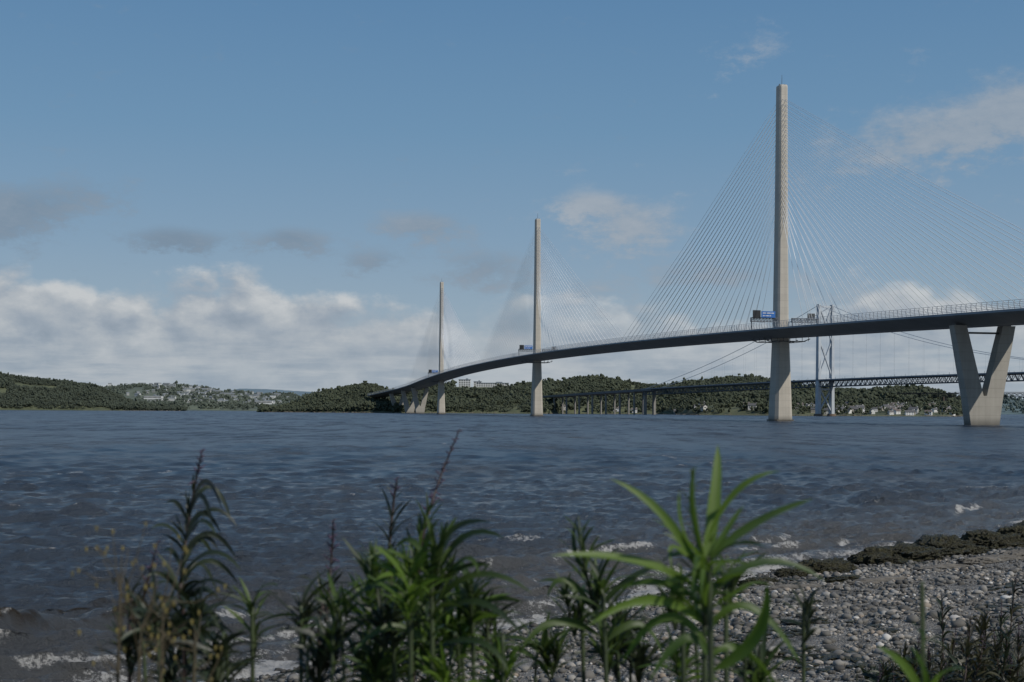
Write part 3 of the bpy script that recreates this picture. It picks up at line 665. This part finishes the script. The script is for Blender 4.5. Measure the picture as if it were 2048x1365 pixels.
g.put(b.inputs['Base Color'],g.mix(ff,bc,(.45,.44,.42))); g.put(b.inputs['Roughness'],g.m('MAXIMUM',g.mr(ff,0,1,.14,.8),g.mr(ch,0,1,.08,.3))); b.inputs['IOR'].default_value=1.33
n1=g.noise(mpn(.8,1.3,.2),3.6,7,.74); n2=g.noise(mpn(.8,1.3,.2),.8,4,.55)
hgt=g.m('ADD',g.m('MULTIPLY',n1,.26),g.m('MULTIPLY',n2,.16))
bn=g.n('ShaderNodeBump'); bn.inputs['Strength'].default_value=1.; bn.inputs['Distance'].default_value=1.; g.put(bn.inputs['Height'],hgt)
tot=None
for sx,sy,amp,lo in ((1.9,3.,.26,.3),(.45,.36,.66,.06),(.2,.07,.85,.0),(.1,.02,.75,.0)):
    cn=g.noise(mpn(sx,sy,.08),1.,4,.62,out=1)
    kk_=g.m('MULTIPLY',g.mr(ch,0,1,lo,1.,False),amp*2)
    vs_=g.vm('MULTIPLY',g.vm('SUBTRACT',cn,(.5,.5,.5)),g.comb(kk_,g.m('MULTIPLY',kk_,1.6),0.))
    tot=vs_ if tot is None else g.vm('ADD',tot,vs_)
g.put(b.inputs['Normal'],g.vm('NORMALIZE',g.vm('ADD',bn.outputs[0],tot)))
fast('water',Pw.reshape(-1,3),Fi,wmat,smooth=True,attrs={'foam':foam.ravel(),'brown':brown.ravel(),'weed':weed.ravel(),'chop':chop.ravel()},kind='structure',label='choppy dark blue estuary with small white crests',category='water')
# ================================================================ FOREGROUND PLANTS
def leafmat(name,c1,c2,tr=.35):
    m,g,b=newmat(name); pos=g.n('ShaderNodeNewGeometry').outputs['Position']
    at=g.n('ShaderNodeAttribute',attribute_name='tint').outputs['Fac']
    n_=g.m('ADD',g.m('MULTIPLY',g.noise(pos,14,4,.6),.6),g.m('MULTIPLY',at,.5))
    col=g.mix(g.mr(n_,.25,.8),c1,c2); g.put(b.inputs['Base Color'],col); b.inputs['Roughness'].default_value=.5
    t=g.n('ShaderNodeBsdfTranslucent'); g.put(t.inputs[0],g.mix(.5,col,tuple(min(1,x*2) for x in c2)))
    mx=g.n('ShaderNodeMixShader'); mx.inputs[0].default_value=tr; out=m.node_tree.nodes['Material Output']
    g.put(mx.inputs[1],b.outputs[0]); g.put(mx.inputs[2],t.outputs[0]); g.put(out.inputs[0],mx.outputs[0]); return m
lf_b=leafmat('bright_leaf',(.020,.050,.009),(.10,.165,.020),.4)
lf_m=leafmat('mid_leaf',(.011,.024,.008),(.062,.100,.018),.35)
lf_d=leafmat('shade_dark_leaf',(.009,.015,.008),(.028,.040,.015),.2)  # foreground shade and backlit silhouettes put into a darker leaf colour
stem_g=mat('green_stem',(.035,.05,.018),.6,.3,20); stem_d=mat('dark_red_stem',(.035,.022,.018),.6,.3,20)
bud=mat('purple_bud',(.035,.025,.035),.7,.4,40,col2=(.09,.05,.10)); yel=mat('yellow_petal',(.22,.175,.05),.7,.3,30); dry=mat('dry_brown_stalk',(.07,.055,.028),.8,.3,20)
def leaf(mb,p,d,e0,L,Wd,droop,wind,rnd,n=8):
    d=Vector(d); p=Vector(p); e=e0; st=L/n; vs=[]; tw=rnd.uniform(-.9,.9); wav=rnd.uniform(0,6.28)
    for i in range(n+1):
        t=i/n; h=Vector((math.cos(e)*d.x,math.cos(e)*d.y,math.sin(e)))
        side=h.cross(Vector((0,0,1))); side=side.normalized() if side.length>.05 else Vector((1,0,0))
        nn=side.cross(h).normalized(); side=(side*math.cos(tw+t*.5)+nn*math.sin(tw+t*.5))
        wv=Wd*(max(0.,t+.03)**.55)*(max(0.,1-t)**.75)*1.6*(1+.1*math.sin(wav+t*14))
        vs+=[p-side*wv/2+nn*wv*.18,p,p+side*wv/2+nn*wv*.18]
        p=p+h*st; e-=droop/n; d=(d+wind*(.9/n)); d.z=0; d.normalize()
    fs=[]
    for i in range(n):
        a=i*3; fs+=[(a,a+1,a+4,a+3),(a+1,a+2,a+5,a+4)]
    mb.add(vs,fs)
def archleaf(mb,P0,P1,P2,wd,nrm,n=8):
    C=P1*2-(P0+P2)*.5; vs=[]
    for i in range(n+1):
        t=i/n; p=P0*(1-t)**2+C*2*t*(1-t)+P2*t*t; h=((C-P0)*(1-t)+(P2-C)*t).normalized()
        side=h.cross(nrm).normalized(); nn=side.cross(h); wv=wd*(max(0.,t+.02)**.5)*(max(0.,1-t)**.7)*1.55*(1+.06*math.sin(wd*9e3+t*17))
        vs+=[p-side*wv/2+nn*wv*.2,p,p+side*wv/2+nn*wv*.2]
    fs=[]
    for i in range(n):
        a=i*3; fs+=[(a,a+1,a+4,a+3),(a+1,a+2,a+5,a+4)]
    mb.add(vs,fs)
def smoothpath(pts,n=26):
    out=[]; P_=[pts[0]]+pts+[pts[-1]]
    for i in range(1,len(P_)-2):
        m=n//(len(pts)-1)+1
        for j in range(m):
            t=j/m; a,b,c,d=P_[i-1],P_[i],P_[i+1],P_[i+2]
            out.append(.5*((2*b)+(c-a)*t+(2*a-5*b+4*c-d)*t*t+(3*b-a-3*c+d)*t**3))
    out.append(pts[-1]); return out
def settint(o,per=27):
    a_=o.data.attributes.new('tint','FLOAT','POINT'); nv=len(o.data.vertices); a_.data.foreach_set('value',np.repeat(rng.uniform(0,1,nv//per+1),per)[:nv].astype(np.float32))
GP='wild plants on the grassy bank'
def fireweed(path,Y,Lpx,leaf_from,nl,lm,sm,label,wind=.35,spike=True,wr_=8.,seed=1,e0=1.05,droop=.9,tipleaf=False,extra=None,r0=.003):
    rnd=random.Random(seed); pts=[from_pixel(a,b_,Y+rnd.uniform(-.03,.03)) for a,b_ in path]
    z0=float(gz(pts[-1].x,pts[-1].y)); last=pts[-1]
    if last.z>z0+.05: pts.append(Vector((last.x+.02,last.y,z0-.02)))
    full=smoothpath(pts,40); mm=Y/F
    rt=root('fireweed_plant',full[-1],label=label,category='plant',group=GP)
    n=len(full); mb=MB(); mb.tube(full,[.0008+(r0-.0008)*min(1,(i/n)*1.8) for i in range(n)],6); mk('stem',mb,sm,rt,smooth=True)
    cum=[0.]
    for i in range(1,n): cum.append(cum[-1]+(full[i]-full[i-1]).length)
    def atl(s):
        for i in range(1,n):
            if cum[i]>=s: return full[i-1].lerp(full[i],(s-cum[i-1])/max(1e-6,cum[i]-cum[i-1]))
        return full[-1]
    s0=(leaf_from-path[0][1])*mm; s1=min(cum[-1]-.02,s0+(1450-leaf_from)*mm)
    wv=Vector((wind,-.05*wind,0)); L=Lpx*mm; mb=MB()
    for i in range(nl):
        k=i/nl; s=s0+(s1-s0)*k; az_=i*2.4+rnd.uniform(-.6,.6); grow=min(1,.5+k*2.2)*rnd.uniform(.45,1.25)
        if k>.6: grow*=1-.3*(k-.6)
        leaf(mb,atl(s),(math.cos(az_),math.sin(az_),0),e0*(1.2-k*.4)+rnd.uniform(-.45,.4),L*grow,L*grow/wr_*rnd.uniform(.7,1.25),droop*rnd.uniform(.1,1.6)*(.5+.7*min(1,k*2)),wv*rnd.uniform(.4,1.8),rnd)
    if tipleaf:
        for i in range(6):
            az_=i*2.4+rnd.uniform(-.5,.5); leaf(mb,atl(.002+.004*i*mm/.0006),(math.cos(az_),math.sin(az_),0),1.4-.1*i,L*(.25+.06*i),L*(.25+.06*i)/6,.4,wv*.6,rnd)
    for (b_,m_,t_,wpx) in (extra or []):
        dY=rnd.uniform(-.09,.05); P0=from_pixel(b_[0],b_[1],Y); P1=from_pixel(m_[0],m_[1],Y+dY*.5); P2_=from_pixel(t_[0],t_[1],Y+dY)
        archleaf(mb,P0,P1,P2_,wpx*mm,Vector((rnd.gauss(0,.5),-1,rnd.uniform(0,1.2))).normalized())
    o=mk('foliage',mb,lm,rt,smooth=True); settint(o)
    if spike and s0>.03:
        mb=MB(); m_=int(s0/.0045)
        for i in range(m_):
            s=s0*(i+.5)/m_; p=atl(s); az_=i*2.4; Lb=.005+.014*(i/m_)*rnd.uniform(.6,1.2)
            d_=Vector((math.cos(az_)*.8+wind*.3,math.sin(az_)*.8,.7 if rnd.random()<.7 else -.3)).normalized()
            mb.tube([p,p+d_*Lb*.5,p+d_*Lb],[.0006,.0014,.0006],5)
        mk('flower_spike',mb,bud,rt,smooth=True)
G1='tall fireweed stem with narrow drooping dark leaves'; G2='leafy bright green fireweed with long pointed leaves'; G3='dark bare fireweed flower spire rising above leaves'
ex=[]; rn=random.Random(5)
for i in range(30):
    y=1010+i*12; x=np.interp(y,[900,985,1090,1200,1365],[405,388,372,362,372]); Ls=rn.uniform(60,120)*(.65+.35*min(1,i/6))
    if i%4==3: ex.append(((x,y),(x-Ls*.3,y-40),(x-Ls*.6,y-35),13))
    else: ex.append(((x,y),(x+Ls*.5,y-36-rn.uniform(0,14)),(x+Ls,y+rn.uniform(-25,25)),16))
fireweed([(405,900),(388,985),(372,1090),(362,1200),(372,1365)],1.9,80,1000,50,lf_d,stem_d,G1,wind=.75,seed=1,extra=ex,wr_=6.5)
fireweed([(920,858),(885,945),(855,1040),(838,1140),(830,1365)],2.1,95,1060,48,lf_m,stem_d,'thin dark flower spire leaning above green leaves',wind=.3,seed=2,spike=True)
fireweed([(795,955),(788,1010),(780,1120),(790,1365)],2.2,90,1005,58,lf_d,stem_d,G1,wind=.15,seed=3)
fireweed([(895,1060),(880,1130),(868,1220),(868,1365)],1.65,115,1085,60,lf_m,stem_g,G2,wind=.4,seed=4,spike=False,extra=[
 ((868,1170),(930,1075),(1012,1078),22),((866,1150),(905,1062),(985,1045),20),((872,1210),(960,1150),(1068,1188),23),((870,1250),(955,1205),(1055,1280),24),((860,1200),(800,1112),(735,1122),20),
 ((858,1240),(770,1172),(690,1218),22),((865,1180),(850,1100),(882,1035),20),((862,1160),(830,1085),(790,1098),18),((870,1300),(960,1285),(1020,1345),24),((862,1290),(780,1255),(700,1320),24),((868,1130),(892,1075),(915,1033),17),((872,1190),(930,1120),(960,1150),18)])
fireweed([(748,1120),(752,1200),(770,1365)],1.8,115,1125,60,lf_m,stem_g,G2,wind=.1,seed=5,spike=False,tipleaf=True)
fireweed([(1412,1100),(1402,1180),(1412,1250),(1425,1365)],1.35,150,1130,44,lf_b,stem_g,'large bright green fireweed with long spreading leaves',wind=.25,seed=6,spike=False,e0=.8,droop=1.3,r0=.0032,extra=[
 ((1408,1165),(1428,1010),(1436,888),38),((1402,1150),(1325,1030),(1220,957),26),((1408,1110),(1388,1010),(1392,930),24),((1412,1090),(1470,985),(1562,942),19),((1410,1130),(1505,1050),(1630,997),24),
 ((1403,1180),(1270,1122),(1100,1112),27),((1402,1205),(1320,1165),(1235,1180),22),((1410,1195),(1530,1125),(1655,1165),25),((1410,1250),(1300,1200),(1175,1255),28),((1430,1340),(1515,1270),(1535,1165),36),
 ((1415,1290),(1330,1235),(1245,1330),28),((1415,1270),(1500,1215),(1605,1330),28),((1408,1150),(1450,1070),(1490,1010),20),((1406,1145),(1350,1095),(1345,1130),16),((1418,1310),(1370,1280),(1300,1365),30),((1420,1320),(1490,1300),(1560,1380),30),((1405,1120),(1365,1060),(1360,980),18)])
fireweed([(1385,935),(1388,1010),(1400,1110),(1412,1365)],1.5,75,950,30,lf_m,stem_g,G2,wind=.1,seed=16,spike=False)
fireweed([(1470,1150),(1462,1230),(1455,1365)],1.6,110,1160,34,lf_m,stem_g,G2,wind=.3,seed=18,spike=False,tipleaf=True)
fireweed([(1340,1190),(1352,1260),(1370,1365)],1.6,110,1200,34,lf_m,stem_g,G2,wind=-.2,seed=21,spike=False,tipleaf=True)
fireweed([(1158,1032),(1166,1110),(1190,1220),(1215,1365)],1.85,100,1065,54,lf_m,stem_g,G2,wind=-.1,seed=7,extra=[((1185,1210),(1130,1160),(1095,1200),19),((1192,1230),(1260,1160),(1335,1130),22),((1200,1270),(1110,1245),(1040,1310),24),((1205,1290),(1280,1250),(1330,1320),23),((1190,1200),(1215,1120),(1262,1095),19),((1175,1150),(1150,1090),(1158,1030),15)])
fireweed([(668,1040),(664,1120),(655,1240),(640,1365)],2.0,65,1180,34,lf_d,stem_d,G3,wind=.1,seed=8)
fireweed([(515,1265),(512,1310),(508,1365)],1.9,85,1270,40,lf_m,stem_g,G2,wind=.1,seed=9,spike=False,tipleaf=True,wr_=7)
fireweed([(318,1082),(300,1150),(275,1260),(262,1365)],1.9,70,1180,40,lf_d,stem_d,G3,wind=.4,seed=10)
fireweed([(1628,1195),(1618,1260),(1610,1365)],2.0,55,1220,44,lf_d,stem_g,G3,wind=.05,seed=11,wr_=6)
fireweed([(1845,1350),(1850,1400)],1.3,70,1360,8,lf_b,stem_g,G2,wind=-.2,seed=12,spike=False,e0=.5,extra=[((1850,1410),(1815,1340),(1755,1292),32),((1850,1410),(1850,1350),(1822,1290),28),((1850,1410),(1890,1350),(1930,1340),28)])
fireweed([(1130,1180),(1150,1270),(1170,1365)],1.9,95,1190,46,lf_m,stem_g,G2,wind=-.15,seed=13,spike=False,tipleaf=True)
fireweed([(945,1170),(945,1270),(950,1365)],1.75,105,1180,54,lf_m,stem_g,G2,wind=.3,seed=14,spike=False,tipleaf=True)
fireweed([(815,1130),(820,1250),(825,1365)],1.6,115,1140,58,lf_b,stem_g,G2,wind=0,seed=15,spike=False,tipleaf=True)
fireweed([(620,1215),(612,1290),(605,1365)],1.9,90,1225,44,lf_d,stem_g,G1,wind=.1,seed=19,spike=False,tipleaf=True)
fl=[(700,1200),(765,1240),(890,1240),(1000,1300),(1205,1290),(1240,1230),(1350,1310),(425,1300),(330,1270),(1500,1320),(845,1280),(925,1270),(290,1230),(660,1280),(735,1180),(720,1320),(800,1320),(1290,1310),(880,1330),(250,1290),(395,1240),(975,1220),(350,1330),(1120,1300),(1530,1340),(645,1330),(440,1345),(790,1200),(850,1190),(905,1160),(1010,1340),(755,1330)]
rf=random.Random(77)
for i,(a,b_) in enumerate(fl):
    ln=rf.uniform(-55,55)
    fireweed([(a,b_),(a-ln*.3,b_+60),(a-ln,1440)],1.65+.07*(i%6),95+12*(i%3),b_+6,46,lf_d if a<480 else [lf_m,lf_d,lf_b,lf_m][i%4],stem_g,G2 if a>480 else G1,wind=rf.uniform(-.2,.5),seed=30+i,spike=False,tipleaf=True,wr_=7.5,r0=.0022)
rs=random.Random(9)
cl=[(1885,1185,6.5),(1915,1250,6.2),(1960,1235,6.8),(2005,1200,7.2),(2035,1150,7.6),(2040,1240,6.4),(1990,1290,6),(1860,1290,6.3),(1800,1310,6.2),(1930,1310,5.8),(1970,1330,5.6),(2020,1300,5.7),(1740,1335,6.),(1895,1335,5.5)]
for i in range(40):
    a=rs.uniform(1760,2060); cl.append((a,1345-(a-1760)/300*rs.uniform(30,190)-rs.uniform(-10,20),rs.uniform(4.6,6.8)))
scr=leafmat('brown_scrub_leaf',(.016,.016,.009),(.050,.048,.020),.2)
for i,(a,b_,Yp) in enumerate(cl):
    ln=rs.uniform(-30,30)
    fireweed([(a,b_),(a-ln*.3,b_+60),(a-ln,1420)],Yp,rs.uniform(38,60),b_+(40 if i%2 else 12),54,scr if i%3 else lf_d,stem_d,'fireweed coloured dark as in shade with purple flower spire on bank',wind=rs.uniform(-.2,.5),seed=60+i,wr_=5.,r0=.005,droop=1.6)  # shade on these plants comes from their dark leaf colours
def ragwort(u0,v0,Y,n,spread,seed):
    rnd=random.Random(seed); b0=from_pixel(u0,1480,Y); zg=float(gz(b0.x,b0.y)); rt=root('ragwort_plant',(b0.x,b0.y,zg),label='spindly branching weed with small yellow flowers',category='plant',group=GP)
    st=MB(); fl=MB(); top=from_pixel(u0+10,v0,Y)
    st.tube([Vector((b0.x,b0.y,zg)),b0.lerp(top,.3),b0.lerp(top,.7),top],[.0025,.002,.0014,.0006],5)
    for i in range(n):
        k=rnd.uniform(.25,.98); p=b0.lerp(top,k); q=p+Vector((rnd.gauss(0,spread),rnd.gauss(0,spread*.6),abs(rnd.gauss(.035,.02)))); md=p.lerp(q,.5)+Vector((0,0,-.008))
        st.tube([p,md,q],[.0008,.0006,.0004],4)
        for j in range(rnd.randint(1,2)):
            c=q+Vector((rnd.gauss(0,.007),rnd.gauss(0,.007),rnd.gauss(0,.004))); rr=rnd.uniform(.0009,.0022)
            for pt in range(6):
                a=pt*1.047; a2=a+.55; fl.add([c,c+Vector((math.cos(a)*rr,math.sin(a)*rr,.001)),c+Vector((math.cos((a+a2)/2)*rr*1.3,math.sin((a+a2)/2)*rr*1.3,.0)),c+Vector((math.cos(a2)*rr,math.sin(a2)*rr,.001))],[(0,1,2,3)])
            fl.tube([c-Vector((0,0,.003)),c+Vector((0,0,.0015))],[.0008,.0014],6)
    mk('stem',st,dry,rt); mk('flower',fl,yel,rt,kind='stuff')
ragwort(235,1110,1.35,13,.028,1); ragwort(320,1190,1.45,10,.028,2); ragwort(385,1260,1.4,10,.025,3); ragwort(275,1250,1.3,9,.025,5)
nb=14000; X_=rng.uniform(-9,16,nb*2); Y_=rng.uniform(1.,22,nb*2); s_=sland(X_,Y_); k=(s_>13.5)&(s_<21.5)&(np.abs(X_)<.6*Y_+2); X_=X_[k][:nb];Y_=Y_[k][:nb]; n=len(X_); z=gz(X_,Y_); h=rng.uniform(.15,.45,n); a=rng.uniform(0,6.28,n); wd=.006
lean=rng.normal(.08,.12,(n,2)); cx,cy=np.cos(a)*wd,np.sin(a)*wd
V=np.stack([np.stack([X_-cx,Y_-cy,z-.03],-1),np.stack([X_+cx,Y_+cy,z-.03],-1),np.stack([X_+lean[:,0]*.4+cx*.7,Y_+lean[:,1]*.4+cy*.7,z+h*.6],-1),np.stack([X_+lean[:,0],Y_+lean[:,1],z+h],-1),np.stack([X_+lean[:,0]*.4-cx*.7,Y_+lean[:,1]*.4-cy*.7,z+h*.6],-1)],1).reshape(-1,3)
o5=(np.arange(n)*5)[:,None]; Fi=np.concatenate([o5+np.array([[0,1,2]]),o5+np.array([[0,2,4]]),o5+np.array([[4,2,3]])])
fast('grass',V,Fi,scr,tint=np.repeat(rng.uniform(0,1,n),5),kind='stuff',label='rough dark grass on the bank',category='grass')
sc.view_settings.view_transform='Standard'; sc.view_settings.look='None'; sc.view_settings.exposure=0
